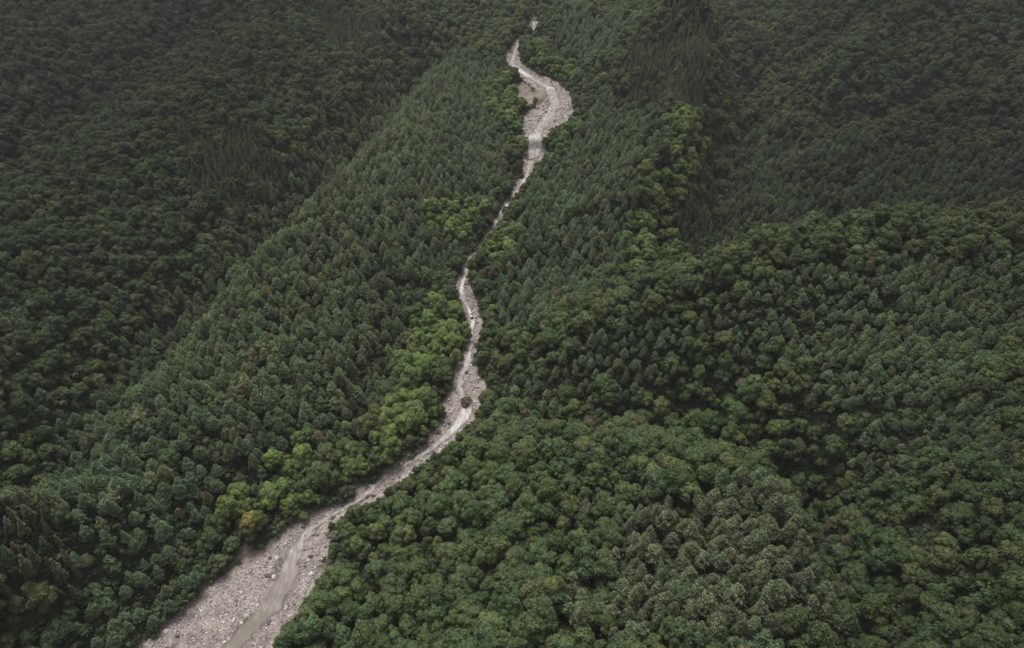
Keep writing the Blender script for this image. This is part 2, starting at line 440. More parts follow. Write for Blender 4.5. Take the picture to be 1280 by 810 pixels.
# ------------------------------------------------------------------ tree meshes
def leaf_cards(C, Nn, size, aspect, rng, flat=.35):
    """quads centred at C, facing roughly Nn"""
    n = len(C)
    nr = Nn + rng.normal(0, flat, (n, 3)); nr /= np.linalg.norm(nr, axis=1)[:, None]
    a = rng.normal(0, 1, (n, 3)); a -= (a * nr).sum(1)[:, None] * nr; a /= np.linalg.norm(a, axis=1)[:, None]
    b = np.cross(nr, a)
    s = size * rng.uniform(.6, 1.25, (n, 1)); sa = s * aspect
    q = np.stack([C - a * s - b * sa * .5, C + a * s * .2 - b * sa, C + a * s + b * sa * .3, C - a * s * .1 + b * sa], 1)
    return q.reshape(-1, 3), np.arange(4 * n).reshape(n, 4)

def conifer_crown(seed, H, R, base, n_whorl, pointy, drop, card=.42, dens=1.0, name='crown', mat=None):
    rng = np.random.default_rng(seed); C = []; Nn = []; S = []
    lob = rng.uniform(0, 6.28, 3)
    for k in range(n_whorl):
        f = (k + .5) / n_whorl
        z = base + (H - base) * f
        rad = R * (1 - f) ** pointy * (1 if f > .18 else .72 + 1.5 * f) + .12
        nb = max(4, int(5 + 5 * (1 - f)))
        ph = rng.uniform(0, 6.28)
        for j in range(nb):
            an = ph + 6.283 * j / nb + rng.normal(0, .2)
            rr = rad * rng.uniform(.72, 1.15) * (1 + .12 * math.sin(2 * an + lob[0]))
            m = max(3, int(dens * rr * 6.0))
            u = rng.uniform(.25, 1, m) ** .6
            side = rng.normal(0, .16 * rr + .06, m)
            cx = math.cos(an) * rr * u - math.sin(an) * side; cy = math.sin(an) * rr * u + math.cos(an) * side
            cz = z - drop * rr * u ** 2 + rng.normal(0, .12, m) + .25 * (1 - u)
            C.append(np.stack([cx, cy, cz], 1))
            nn = np.stack([np.cos(an) * u * .8, np.sin(an) * u * .8, np.full(m, .75)], 1); Nn.append(nn)
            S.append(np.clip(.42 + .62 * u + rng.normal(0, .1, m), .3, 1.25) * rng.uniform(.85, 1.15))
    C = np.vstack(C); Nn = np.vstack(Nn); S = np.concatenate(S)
    S = S * (.55 + .62 * (C[:, 2] - base) / (H - base))  # crown darkens toward its base: self-shadow painted into the card tone
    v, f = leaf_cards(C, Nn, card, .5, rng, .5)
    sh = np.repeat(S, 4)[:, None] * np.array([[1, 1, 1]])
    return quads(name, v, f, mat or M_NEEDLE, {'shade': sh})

def broad_crown(seed, H, R, base, nl, card=.48, dens=1.0, name='crown'):
    rng = np.random.default_rng(seed); C = []; Nn = []; S = []
    ch = H - base
    for k in range(nl):
        ga = k * 2.39996 + rng.normal(0, .35)
        f = (k + .5) / nl
        el = math.asin(np.clip(1 - 1.25 * f + rng.normal(0, .08), -.45, 1))
        lr = R * rng.choice([.2, .26, .33, .42, .5])
        dr = R * .72 * rng.uniform(.8, 1.12)
        c = np.array([math.cos(ga) * math.cos(el) * dr, math.sin(ga) * math.cos(el) * dr, base + ch * .42 + math.sin(el) * ch * .42 + rng.normal(0, .3)])
        m = int(dens * 62 * lr * lr)
        g = rng.normal(0, 1, (m, 3)); g[:, 2] += .45; g /= np.linalg.norm(g, axis=1)[:, None]
        dep = rng.uniform(.72, 1.06, m)
        P = c + g * dep[:, None] * np.array([lr, lr, lr * .78])
        C.append(P); Nn.append(g + np.array([0, 0, .35]))
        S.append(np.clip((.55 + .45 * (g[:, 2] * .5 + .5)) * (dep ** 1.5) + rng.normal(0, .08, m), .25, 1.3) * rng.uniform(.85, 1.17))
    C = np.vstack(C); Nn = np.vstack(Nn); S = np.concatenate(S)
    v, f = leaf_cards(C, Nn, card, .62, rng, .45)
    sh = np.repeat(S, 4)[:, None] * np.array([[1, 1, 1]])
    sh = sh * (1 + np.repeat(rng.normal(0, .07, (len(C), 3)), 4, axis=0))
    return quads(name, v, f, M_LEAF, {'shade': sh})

def trunk(seed, H, r, limbs, spread, mat=None, name='trunk', top=.08):
    """tapered stem with limbs"""
    rng = np.random.default_rng(seed); V = []; Fc = []
    def tube(p, q, r0, r1, ns=6):
        p = np.array(p, float); q = np.array(q, float); d = q - p; d /= np.linalg.norm(d)
        a = np.cross(d, [0.3, .9, .2]); a /= np.linalg.norm(a); b = np.cross(d, a); o = len(V)
        for c, rr in ((p, r0), (q, r1)):
            for i in range(ns):
                t = 6.2832 * i / ns; V.append(c + (a * math.cos(t) + b * math.sin(t)) * rr)
        for i in range(ns):
            j = (i + 1) % ns; Fc.append((o + i, o + j, o + ns + j, o + ns + i))
    zz = [-1.2, .0, H * .35, H * .7, H]; rr = [r * 1.35, r, r * .72, r * .42, r * top]
    off = np.cumsum(rng.normal(0, .12, (5, 2)), axis=0)
    for i in range(4):
        tube((*off[i], zz[i]), (*off[i + 1], zz[i + 1]), rr[i], rr[i + 1])
    for k in range(limbs):
        f = .4 + .5 * k / max(1, limbs); an = k * 2.4 + rng.uniform(-.3, .3)
        s = spread * (1.15 - f) * rng.uniform(.8, 1.1)
        z0 = H * f; tube((0, 0, z0), (math.cos(an) * s, math.sin(an) * s, z0 + s * .55), r * (1 - f) * .7 + .03, .03, 4)
    return quads(name, V, Fc, mat or M_BARK)

CON = []   # (crown, trunk)
for i in range(7):
    H = [10.4, 9.8, 10.8, 9.6, 10.4, 9.6, 10.4][i]; R = [2.95, 2.8, 3.1, 2.7, 3.0, 3.2, 2.6][i]
    CON.append((conifer_crown(40 + i, H, R, H * .47, 10, [.58, .68, .52, .78, .6, .48, .72][i], .24, card=.36, dens=1.5), trunk(60 + i, H * .96, .2, 0, 1)))
SPI = []   # narrow dark cedar, pointed
for i in range(4):
    H = [12, 11.5, 13, 10.5][i]
    SPI.append((conifer_crown(140 + i, H, [1.9, 1.8, 2.05, 1.7][i], H * .4, 13, .8, .35, card=.4), trunk(160 + i, H * .97, .2, 0, 1)))
BRO = []
for i in range(7):
    H = [12, 13, 11, 14, 12.5, 10.5, 13.5][i]; R = [4.4, 4.0, 4.8, 4.3, 3.6, 4.1, 5.0][i]
    BRO.append((broad_crown(240 + i, H, R, H * .28, [26, 20, 30, 24, 18, 22, 34][i]), trunk(260 + i, H * .7, .26, 6, R * 1.0)))
SHR = []
for i in range(4):
    SHR.append((broad_crown(340 + i, [3.6, 3.0, 4.2, 2.6][i], [1.9, 2.2, 1.8, 1.7][i], .25, [8, 9, 8, 7][i], card=.3, dens=1.6, name='foliage'),
                trunk(360 + i, 1.6, .07, 5, 1.6, name='stem')))

# ------------------------------------------------------------------ stands (zones of the forest, in world coordinates)
Z_CON = [zone((60, 725), (55, 560), (95, 470), (180, 390), (240, 330), (330, 245), (430, 165), (480, 90), (560, 50), (600, 70), (632, 110), (645, 170), (640, 220), (600, 275), (560, 330), (510, 375),
              (498, 440), (430, 545), (330, 600), (270, 690), (240, 760), (60, 900)),
         zone((684, 190), (720, 140), (755, 110), (790, 140), (812, 200), (795, 260), (765, 330), (700, 400), (650, 420), (610, 380), (620, 330), (650, 255)),
         zone((918, 125), (1000, 190), (1120, 190), (1285, 180), (1285, 250), (1050, 290), (905, 315), (912, 230)),
         zone((900, 362), (1050, 326), (1290, 318), (1290, 560), (1150, 590), (1060, 540), (960, 430), (860, 430), (800, 410)),
         zone((640, 470), (760, 400), (860, 370), (840, 430), (700, 520), (640, 540)),
         zone((760, 660), (860, 620), (960, 605), (1045, 645), (1070, 720), (1040, 830), (760, 830), (700, 745)),
         zone((700, 0), (860, 0), (790, 30), (740, 90), (700, 60))]
Z_SPI = [zone((225, 170), (345, 160), (352, 245), (290, 275), (255, 250)), zone((385, 10), (470, 20), (485, 75), (420, 65)),
         zone((785, 60), (850, 32), (900, 60), (892, 105), (850, 140), (790, 115)), zone((835, 235), (905, 240), (905, 322), (850, 325)),
         zone((-60, 645), (62, 645), (75, 700), (-60, 760))]
Z_LIME = [zone((525, 375), (566, 362), (580, 385), (586, 425), (565, 470), (552, 530), (500, 575), (440, 605), (425, 590), (470, 540), (505, 480), (515, 420)),
          zone((612, 105), (640, 95), (690, 135), (655, 175), (620, 165)), zone((655, 45), (735, 90), (705, 118), (670, 92)),
          zone((842, 130), (872, 160), (868, 230), (830, 320), (775, 350), (770, 320), (815, 250)),
          zone((690, 150), (725, 145), (700, 190), (685, 190)), zone((596, 300), (640, 280), (650, 300), (610, 335)),
          zone((335, 560), (370, 555), (380, 600), (320, 610)), zone((520, 250), (560, 240), (600, 260), (590, 300), (540, 300)),
          zone((300, 620), (400, 600), (440, 610), (380, 650), (310, 690))]
Z_GRN = [zone((598, 515), (660, 500), (640, 600), (560, 660), (460, 730), (360, 800), (380, 700), (470, 635), (560, 560)),
         zone((845, 480), (960, 470), (1010, 560), (940, 560), (830, 560)), zone((820, 420), (900, 440), (860, 500), (800, 460))]
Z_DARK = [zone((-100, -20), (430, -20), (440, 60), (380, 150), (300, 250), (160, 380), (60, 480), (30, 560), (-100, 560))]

YOUNG = zone((640, 470), (720, 448), (800, 396), (880, 356), (950, 340), (1050, 318), (1150, 308), (1290, 308), (1700, 290), (1700, 640), (1150, 600), (1020, 560), (900, 530), (700, 515))

def mixcol(a, b, t): return a * (1 - t)[:, None] + b * t[:, None]
def tint_for(kind, x, y, zi, rng):
    n = len(x)
    wob = fbm(x / 55, y / 55, 2) * .5; big = fbm(x / 140 + 9, y / 140, 2) * .5
    r = rng.normal(0, 1, n)
    if kind == 'con':
        base = np.array([.175, .230, .112]); alt = np.array([.148, .218, .120]); warm = np.array([.225, .225, .105])
        c = mixcol(np.tile(base, (n, 1)), alt, np.clip(.5 + big, 0, 1) * .8)
        c = mixcol(c, warm, (rng.random(n) < .13) * rng.uniform(.4, 1, n))
        pale = inside(Z_CON[5], x, y); c = np.where(pale[:, None], c * .45 + np.array([.205, .225, .13]) * .62, c)
        c *= (1 + .13 * r + .12 * wob)[:, None]
    elif kind == 'spi':
        base = np.array([.16, .155, .088]); alt = np.array([.115, .17, .075])
        c = mixcol(np.tile(base, (n, 1)), alt, rng.random(n)); c = mixcol(c, np.array([.16, .12, .085]), (rng.random(n) < .3) * rng.uniform(.5, 1, n))
        c *= (1 + .15 * r)[:, None]
    elif kind == 'lime':
        base = np.array([.20, .27, .072]); c = np.tile(base, (n, 1)); c = mixcol(c, np.array([.14, .215, .064]), rng.random(n))
        c *= (1 + .12 * r)[:, None]
    else:
        base = np.array([.112, .152, .047]); alt = np.array([.082, .132, .052])
        c = mixcol(np.tile(base, (n, 1)), alt, rng.random(n))
        c = mixcol(c, np.array([.17, .185, .065]), (rng.random(n) < .14) * rng.uniform(.3, .9, n))
        c = mixcol(c, np.array([.14, .12, .085]), (rng.random(n) < .01) * rng.uniform(.4, 1, n))
        c *= (1 + .115 * r + .12 * wob)[:, None]
    return np.clip(c, .012, .3)

def candidates(sp, jit, rng, ymax=960):
    ys_ = np.arange(66, ymax, sp * .92); out = []
    for k, y0 in enumerate(ys_):
        hw = 175 + y0 * .86
        x0 = np.arange(-hw, hw, sp) + (sp / 2 if k % 2 else 0)
        out.append(np.stack([x0, np.full(len(x0), y0)], 1))
    p = np.vstack(out); p = p + rng.uniform(-jit, jit, p.shape) * sp
    return p[:, 0], p[:, 1]

def classify(x, y):
    """0 broadleaf, 1 conifer, 2 cedar, 3 lime, 4 green"""
    wx = x + 9 * fbm(x / 15, y / 15, 3); wy = y + 9 * fbm(x / 15 + 50, y / 15, 3)
    c = np.zeros(len(x), int)
    for z in Z_GRN: c[inside(z, wx, wy)] = 4
    for z in Z_CON: c[inside(z, wx, wy)] = 1
    for z in Z_LIME: c[inside(z, wx, wy)] = 3
    for z in Z_SPI: c[inside(z, wx, wy)] = 2
    return c

# visible gravel outline, used to keep crowns from standing in front of the bed
_py = np.array([b[0] for b in BED])[::-1]; _pl = np.array([b[1] for b in BED])[::-1]; _pr = np.array([b[2] for b in BED])[::-1]
def hides_bed(x, y, z, h, rad):
    bad = np.zeros(len(x), bool)
    for f in (.25, .5, .75, .97):
        px, py, dp = project(x, y, z + h * f)
        rr = rad * FPX / dp * (.75 if f < .9 else .3)
        tol = np.where((py > 202) & (py < 352) | (py < 60), 5.0, 2.4)
        l_ = np.interp(py, _py, _pl); r_ = np.interp(py, _py, _pr)
        bad |= (px + rr > l_ + tol) & (px - rr < r_ - tol) & (py > 26) & ~((py > 332) & (py < 350)) & ~((py > 41) & (py < 52)) & ~((py > 424) & (py < 436))
    return bad

class Stand: pass
def build_stand(kind, sp, jit, seed, hs, rad, protos, where=None):
    rng = np.random.default_rng(seed)
    x, y = candidates(sp, jit, rng)
    c = classify(x, y); d = bed_dist(x, y)
    u = rng.random(len(x))
    if kind == 'con': keep = (c == 1) & (u < .96) | ((c == 0) | (c == 4)) & (u < .07) & (fbm(x / 40, y / 40 + 7, 2) > .1)
    elif kind == 'spi': keep = (c == 2) & (u < .93)
    elif kind == 'bro': keep = ((c == 0) | (c == 4) | (c == 3)) & (u < .97) | (c == 1) & (u < .045) | (c == 2) & (u < .13)
    keep &= d > 1.0
    if where is not None: keep &= where(x, y)
    x, y, c, d = x[keep], y[keep], c[keep], d[keep]
    n = len(x)
    z = height(x, y) - .25
    s = rng.uniform(hs[0], hs[1], n)
    s *= 1 + .1 * fbm(x / 30, y / 30, 2)
    near = smooth(22, 2, d); s *= 1 - .42 * near * rng.random(n)
    px, py, dp = project(x, y, z + 6)
    ok = (px > -330) & (px < 1610) & (py < 1060) & (y < 930)
    H = s * 12.5; Rr = rad * s
    hb = hides_bed(x, y, z, H, Rr)
    s2 = np.where(hb, s * .55, s); hb2 = hb & hides_bed(x, y, z, s2 * 12.5, rad * s2)
    ok &= ~hb2
    for bz in BARE: ok &= ~inside(bz, x, y)
    if kind != 'con': ok &= ~(hb & (kind == 'spi'))
    o = Stand(); o.x, o.y, o.z, o.s, o.c = x[ok], y[ok], z[ok], s2[ok], c[ok]
    n = len(o.x)
    o.tint = tint_for(kind, o.x, o.y, o.c, rng)
    xc = (np.interp(o.y, BY, BL) + np.interp(o.y, BY, BR)) / 2
    flank_shade = smooth(70, 330, np.abs(o.x - xc))        # falloff of light toward the valley sides, painted into the tree tints
    if kind == 'bro':
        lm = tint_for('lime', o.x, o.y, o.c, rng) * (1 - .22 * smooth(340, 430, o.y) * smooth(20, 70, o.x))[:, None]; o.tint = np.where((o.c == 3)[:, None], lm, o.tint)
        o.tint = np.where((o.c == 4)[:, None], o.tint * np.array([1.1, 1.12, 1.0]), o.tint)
        dk = inside(Z_DARK[0], o.x, o.y); o.tint = np.where(dk[:, None], o.tint * np.array([.74, .78, .76]), o.tint)  # darker broadleaf; the dimmer light at the left is painted in too
    yng = inside(YOUNG, o.x, o.y); flank_shade = np.where(yng, smooth(130, 290, np.abs(o.x - xc)) * .78, flank_shade); flank_shade = np.where(o.c == 3, flank_shade * .15, flank_shade)
    o.tint = o.tint * (1 - np.array([.44, .39, .45]) * flank_shade[:, None])
    back = smooth(300, 345, o.y) * smooth(40, 110, o.x) * (1 - smooth(520, 640, o.y)) * ~yng * (o.c != 3)   # shade of the side valley behind the spur, painted into the tints
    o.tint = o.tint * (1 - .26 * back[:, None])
    o.yaw = rng.uniform(0, 6.283, n)
    o.ax = rng.uniform(.84, 1.16, n); o.sz = o.s * rng.uniform(.82, 1.26, n); o.pick = rng.integers(0, len(protos), n)
    o.tx = rng.normal(0, .035, n); o.ty = rng.normal(0, .035, n)
    o.px, o.py, o.dp = project(o.x, o.y, o.z + 9 * o.s)
    o.protos = protos; o.kind = kind; o.rad = rad
    return o

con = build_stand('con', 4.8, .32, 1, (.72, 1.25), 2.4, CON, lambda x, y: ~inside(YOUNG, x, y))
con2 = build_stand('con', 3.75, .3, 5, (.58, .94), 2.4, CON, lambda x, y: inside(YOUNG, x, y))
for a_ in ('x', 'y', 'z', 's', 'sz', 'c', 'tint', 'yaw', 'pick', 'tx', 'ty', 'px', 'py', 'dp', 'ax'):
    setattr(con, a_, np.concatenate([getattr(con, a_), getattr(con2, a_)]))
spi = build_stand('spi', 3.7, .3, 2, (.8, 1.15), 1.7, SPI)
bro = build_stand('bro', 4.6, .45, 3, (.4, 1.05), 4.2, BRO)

# ------------------------------------------------------------------ instancing helper for uncountable rest
def scatter(name, P, scale, rot, pick, tint, sources):
    me = bpy.data.meshes.new(name)
    me.vertices.add(len(P)); me.vertices.foreach_set('co', np.asarray(P, np.float32).ravel())
    def add(n, t, a, f):
        q = me.attributes.new(n, t, 'POINT'); q.data.foreach_set(f, np.asarray(a).ravel())
    add('size', 'FLOAT_VECTOR', np.asarray(scale, np.float32), 'vector')
    add('turn', 'FLOAT_VECTOR', np.asarray(rot, np.float32), 'vector')
    add('pick', 'INT', np.asarray(pick, np.int32), 'value')
    add('tint', 'FLOAT_COLOR', np.hstack([tint, np.ones((len(tint), 1))]).astype(np.float32), 'color')
    o = link(name, me)
    ng = bpy.data.node_groups.new(name + '_scatter', 'GeometryNodeTree')
    ng.interface.new_socket('Geometry', in_out='INPUT', socket_type='NodeSocketGeometry')
    ng.interface.new_socket('Geometry', in_out='OUTPUT', socket_type='NodeSocketGeometry')
    nd = ng.nodes; L = ng.links
    gi = nd.new('NodeGroupInput'); go = nd.new('NodeGroupOutput')
    join = nd.new('GeometryNodeJoinGeometry')
    for src in reversed(sources):          # join order puts the last link first
        jj = nd.new('GeometryNodeJoinGeometry')
        for ob in src:
            oi = nd.new('GeometryNodeObjectInfo'); oi.inputs['Object'].default_value = ob; oi.transform_space = 'ORIGINAL'
            L.new(oi.outputs['Geometry'], jj.inputs[0])
        gti = nd.new('GeometryNodeGeometryToInstance'); L.new(jj.outputs[0], gti.inputs[0])
        L.new(gti.outputs[0], join.inputs[0])
    iop = nd.new('GeometryNodeInstanceOnPoints')
    L.new(gi.outputs[0], iop.inputs['Points']); L.new(join.outputs[0], iop.inputs['Instance'])
    iop.inputs['Pick Instance'].default_value = True
    def na(n, t):
        q = nd.new('GeometryNodeInputNamedAttribute'); q.data_type = t; q.inputs['Name'].default_value = n; return q.outputs['Attribute']
    L.new(na('pick', 'INT'), iop.inputs['Instance Index'])
    e2r = nd.new('FunctionNodeEulerToRotation'); L.new(na('turn', 'FLOAT_VECTOR'), e2r.inputs[0])
    L.new(e2r.outputs[0], iop.inputs['Rotation']); L.new(na('size', 'FLOAT_VECTOR'), iop.inputs['Scale'])
    L.new(iop.outputs[0], go.inputs[0])
    md = o.modifiers.new('scatter', 'NODES'); md.node_group = ng
    return o

# ------------------------------------------------------------------ individual trees
def ordn(k): return f"{k}{'th' if 10 <= k % 100 <= 20 else {1: 'st', 2: 'nd', 3: 'rd'}.get(k % 10, 'th')}"
SPECIAL = {}
def words(kind, t, s, rnk):
    r, g, b = t
    lum = .3 * r + .6 * g + .1 * b
    return lum, (r / g), (b / g)
def place_words(px, py):
    if px < 250: h = 'far left'
    elif px < 470: h = 'left'
    elif px < 700: h = 'centre'
    elif px < 900: h = 'centre right'
    elif px < 1090: h = 'right'
    else: h = 'far right'
    return h
def individuals(st, n_max, kindname, noun, cat, group, names=('crown', 'trunk')):
    vis = (st.px > 4) & (st.px < 1276) & (st.py > 2) & (st.py < 726)
    idx = np.where(vis)[0]
    big = st.s[idx] / st.dp[idx]
    idx = idx[np.argsort(-big)][:n_max]
    # labels: colour and size words, then the place, then the order inside the set
    tl = st.tint[idx]; lum = tl @ np.array([.3, .6, .1]); rg = tl[:, 0] / tl[:, 1]; bg = tl[:, 2] / tl[:, 1]
    q1, q2 = np.quantile(lum, [.3, .7]); s1, s2 = np.quantile(st.s[idx], [.33, .67])
    hues = []
    for k in range(len(idx)):
        br = 'dark ' if lum[k] < q1 else ('pale ' if lum[k] > q2 else '')
        hu = 'yellowing' if rg[k] > 1.05 and bg[k] < .5 else 'brownish' if rg[k] > .93 else ('olive' if rg[k] > .8 else ('blue-green' if bg[k] > .72 else ('grey-green' if bg[k] > .6 else 'green')))
        hues.append(('low ' if st.s[idx[k]] < s1 else ('tall ' if st.s[idx[k]] > s2 else '')) + br + hu)
    sets = {}
    for k, i in enumerate(idx):
        row = 'lower edge' if st.py[i] > 660 else ('lower slopes' if st.py[i] > 560 else 'middle slopes' if st.py[i] > 250 else 'upper slopes')
        sets.setdefault((hues[k], place_words(st.px[i], st.py[i]), row), []).append(i)
    label = {}
    ords = ['leftmost', 'second from left', 'third from left', 'fourth from left', 'fifth from left', 'sixth from left', 'seventh from left', 'eighth from left']
    for (hu, hp, row), mem in sets.items():
        mem.sort(key=lambda i: st.px[i])
        n = len(mem)
        base = f'{hu} {noun} on the {hp} {row}' if row != 'lower edge' else f'{hu} {noun} at the {hp} lower edge'
        for j, i in enumerate(mem):
            if n == 1: label[i] = base
            elif j == n - 1 and n > 1: label[i] = base + ', rightmost of its kind'
            elif j < 8: label[i] = base + ', ' + ords[j]
            else: label[i] = base + f', {ordn(j + 1)} from left'
    srcs = [None] * len(st.protos)
    for i in idx:
        k = st.pick[i]; cr, tk = st.protos[k]
        e = bpy.data.objects.new(kindname, None); e.empty_display_size = .5; COL.objects.link(e)
        e.location = (st.x[i], st.y[i], st.z[i]); e.rotation_euler = (st.tx[i], st.ty[i], st.yaw[i]); e.scale = (st.s[i] * st.ax[i], st.s[i] / st.ax[i], st.sz[i])
        tag(e, SPECIAL.get((st.kind, i), label[i]), cat, group)
        a = link(names[0], cr, e); b = link(names[1], tk, e)
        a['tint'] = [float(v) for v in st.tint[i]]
        if srcs[k] is None: srcs[k] = (a, b)
    rest = np.ones(len(st.x), bool); rest[idx] = False
    return srcs, rest
def do_stand(st, n, kindname, noun, cat, group, stuffname, stufflabel, stuffcat):
    # a few hand-picked colours seen in the photograph
    srcs, rest = individuals(st, n, kindname, noun, cat, group)
    for k in range(len(srcs)):
        if srcs[k] is None: srcs[k] = next(s for s in srcs if s)
    if rest.sum() == 0: return
    P = np.stack([st.x, st.y, st.z], 1)[rest]
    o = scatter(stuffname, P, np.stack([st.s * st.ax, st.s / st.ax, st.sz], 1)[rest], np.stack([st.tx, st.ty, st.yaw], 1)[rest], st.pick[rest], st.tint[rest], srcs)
    tag(o, stufflabel, stuffcat, kind='stuff')
    print(stuffname, int(rest.sum()))

# distinctive crowns: yellowing tree beside the gravel, lime tree behind it, pinkish-grey crown on the near hill
def recolour(st, px, py, col, lab, s=None):
    x, y = at(px, py, 5.0); i = int(np.argmin((st.x - x) ** 2 + (st.y - y) ** 2)); st.tint[i] = col; SPECIAL[(st.kind, i)] = lab
    if s: st.s[i] = s; st.sz[i] = s
    return i
recolour(bro, 316, 662, (.26, .22, .07), 'yellowing broadleaf tree on the left bank just above the wide gravel fan', 1.0)
recolour(bro, 345, 588, (.16, .25, .05), 'brightest lime green broadleaf tree among conifers, uphill of the yellowing tree', 1.0)
recolour(bro, 362, 590, (.14, .22, .05), 'light green broadleaf tree touching the brightest lime green one')
recolour(bro, 730, 632, (.17, .14, .11), 'pinkish grey broad crown on the near hill right of the stream')
recolour(bro, 345, 640, (.17, .21, .05), 'yellow-green broadleaf tree on the bank uphill of the gravel fan')
recolour(bro, 935, 470, (.16, .14, .09), 'brownish crown among green trees on the lower face of the right spur')
recolour(bro, 408, 668, (.19, .22, .12), 'pale sparse tree leaning over the right edge of the gravel fan')
do_stand(con, 300, 'conifer_tree', 'round-topped conifer', 'tree', 'conifers in the planted stands', 'conifer_forest',
         'dense planted conifer forest covering the valley slopes on both sides', 'forest')
do_stand(spi, 200, 'cedar_tree', 'narrow pointed cedar', 'tree', 'narrow cedars in the brownish stands', 'cedar_forest',
         'brownish stands of narrow pointed cedars farther up the slopes', 'forest')
do_stand(bro, 300, 'broadleaf_tree', 'broadleaf tree', 'tree', 'broadleaf trees on the slopes', 'broadleaf_forest',
         'mixed dark green broadleaf forest clothing the mountain slopes', 'forest')

# ------------------------------------------------------------------ riverside shrubs
rng = np.random.default_rng(21)
sx, sy = candidates(3.0, .45, rng, 830)
d = bed_dist(sx, sy); k = (d > .3) & (d < 9) & (rng.random(len(sx)) < .62); sx, sy, d = sx[k], sy[k], d[k]
shr = Stand(); n = len(sx); sz_ = height(sx, sy) - .1
s = rng.uniform(.6, 1.15, n)
hb = hides_bed(sx, sy, sz_, 3.4 * s, 1.9 * s); px, py, dp = project(sx, sy, sz_ + 2)
ok = ~hb & (px > -100) & (px < 1400) & (py < 850)
for bz in BARE: ok &= ~inside(bz, sx, sy) | (rng.random(n) < .38)
ix, iy = at(582, 507)
shr.x = np.append(sx[ok], [ix, ix + 1.6, ix - .9]); shr.y = np.append(sy[ok], [iy, iy + 2.2, iy + 2.8]); n = len(shr.x)
shr.z = np.append(sz_[ok], zs(np.array([iy, iy + 2.2, iy + 2.8]))); shr.s = np.append(s[ok], [1.0, .8, .7]); shr.sz = shr.s * rng.uniform(.8, 1.1, n)
shr.ax = np.ones(n); shr.c = np.zeros(n, int); shr.tint = mixcol(np.tile(np.array([.09, .14, .045]), (n, 1)), np.array([.14, .15, .07]), rng.random(n)) * rng.uniform(.75, 1.15, (n, 1))
shr.tint[-3:] = (.15, .14, .08)
shr.yaw = rng.uniform(0, 6.28, n); shr.pick = rng.integers(0, 4, n); shr.tx = np.zeros(n); shr.ty = np.zeros(n)
shr.px, shr.py, shr.dp = project(shr.x, shr.y, shr.z + 1.5); shr.protos = SHR; shr.kind = 'shr'
srcs, rest = individuals(shr, 300, 'riverside_shrub', 'streamside shrub', 'shrub', 'shrubs along the gravel bed', ('foliage', 'stem'))
print('shrubs', n)
if rest.sum():
    for q in range(4):
        if srcs[q] is None: srcs[q] = next(s_ for s_ in srcs if s_)
    o = scatter('riverside_undergrowth', np.stack([shr.x, shr.y, shr.z], 1)[rest], np.stack([shr.s, shr.s, shr.sz], 1)[rest],
                np.stack([shr.tx, shr.ty, shr.yaw], 1)[rest], shr.pick[rest], shr.tint[rest], srcs)
    tag(o, 'low green undergrowth fringing the banks of the stream farther up the valley', 'undergrowth', kind='stuff')

# ------------------------------------------------------------------ saplings and scrub closing the forest floor
rng = np.random.default_rng(77)
ux, uy = candidates(3.1, .45, rng, 760); ud = bed_dist(ux, uy); uz = height(ux, uy) - .1
gxx = (height(ux + 2, uy) - height(ux - 2, uy)) / 4; gyy = (height(ux, uy + 2) - height(ux, uy - 2)) / 4
pr = .55 + .9 * np.clip(np.hypot(gxx, gyy), 0, .6)
us = rng.uniform(.55, 1.35, len(ux)); px, py, dp = project(ux, uy, uz + 2)
hb = hides_bed(ux, uy, uz, 3.4 * us, 1.9 * us)
ok = (rng.random(len(ux)) < pr) & (ud > 1.5) & ~hb & (px > -200) & (px < 1480) & (py < 1000)
for bz in BARE: ok &= ~inside(bz, ux, uy)
ux, uy, uz, us = ux[ok], uy[ok], uz[ok], us[ok]; n = len(ux)
ut = mixcol(np.tile(np.array([.05, .085, .03]), (n, 1)), np.array([.09, .125, .045]), rng.random(n))
for q in range(4):
    if srcs[q] is None: srcs[q] = next(s_ for s_ in srcs if s_)
o = scatter('forest_undergrowth', np.stack([ux, uy, uz], 1), np.stack([us * 1.2, us * 1.2, us], 1), np.stack([np.zeros(n), np.zeros(n), rng.uniform(0, 6.28, n)], 1),
            rng.integers(0, 4, n), ut, srcs)
tag(o, 'dark leafy undergrowth filling the gaps beneath the forest trees', 'undergrowth', kind='stuff'); print('undergrowth', n)

# ------------------------------------------------------------------ stones
import bmesh
def rock_mesh(seed, name, sub=2):
    rng = np.random.default_rng(seed)
    bm = bmesh.new(); bmesh.ops.create_icosphere(bm, subdivisions=sub, radius=1)
    off = rng.uniform(0, 50, 3); sc = rng.uniform(.75, 1.25, 3) * np.array([1, 1, .7])
    cuts = rng.normal(0, 1, (7, 3)); cuts /= np.linalg.norm(cuts, axis=1)[:, None]
    for v in bm.verts:
        c = np.array(v.co)
        for q in cuts:
            dd = c @ q
            if dd > .68: c = c - q * (dd - .68) * .9
        v.co = Vector(c * sc)
    me = bpy.data.meshes.new(name); bm.to_mesh(me); bm.free(); me.materials.append(M_ROCK)
    return me
ROCKS = [rock_mesh(500 + i, 'boulder') for i in range(6)]
def bed_points(n, rng, ylo=100, yhi=700):
    """random points in the gravel bed, denser where it is wide"""
    Yc = rng.uniform(ylo, yhi, n * 6); l_, r_ = bed_edges(Yc)
    w = (r_ - l_); keep = rng.random(len(Yc)) < w / 34
    Yc = Yc[keep][:n]; l_ = l_[keep][:n]; r_ = r_[keep][:n]
    t = rng.uniform(.02, .98, len(Yc))
    return l_ * (1 - t) + r_ * t, Yc, t
def in_water(x, y, m=.2): return (x > np.interp(y, WY, WL) + m) & (x < np.interp(y, WY, WR) - m)
rng = np.random.default_rng(31)
bx, by, bt = bed_points(420, rng, 125, 640)
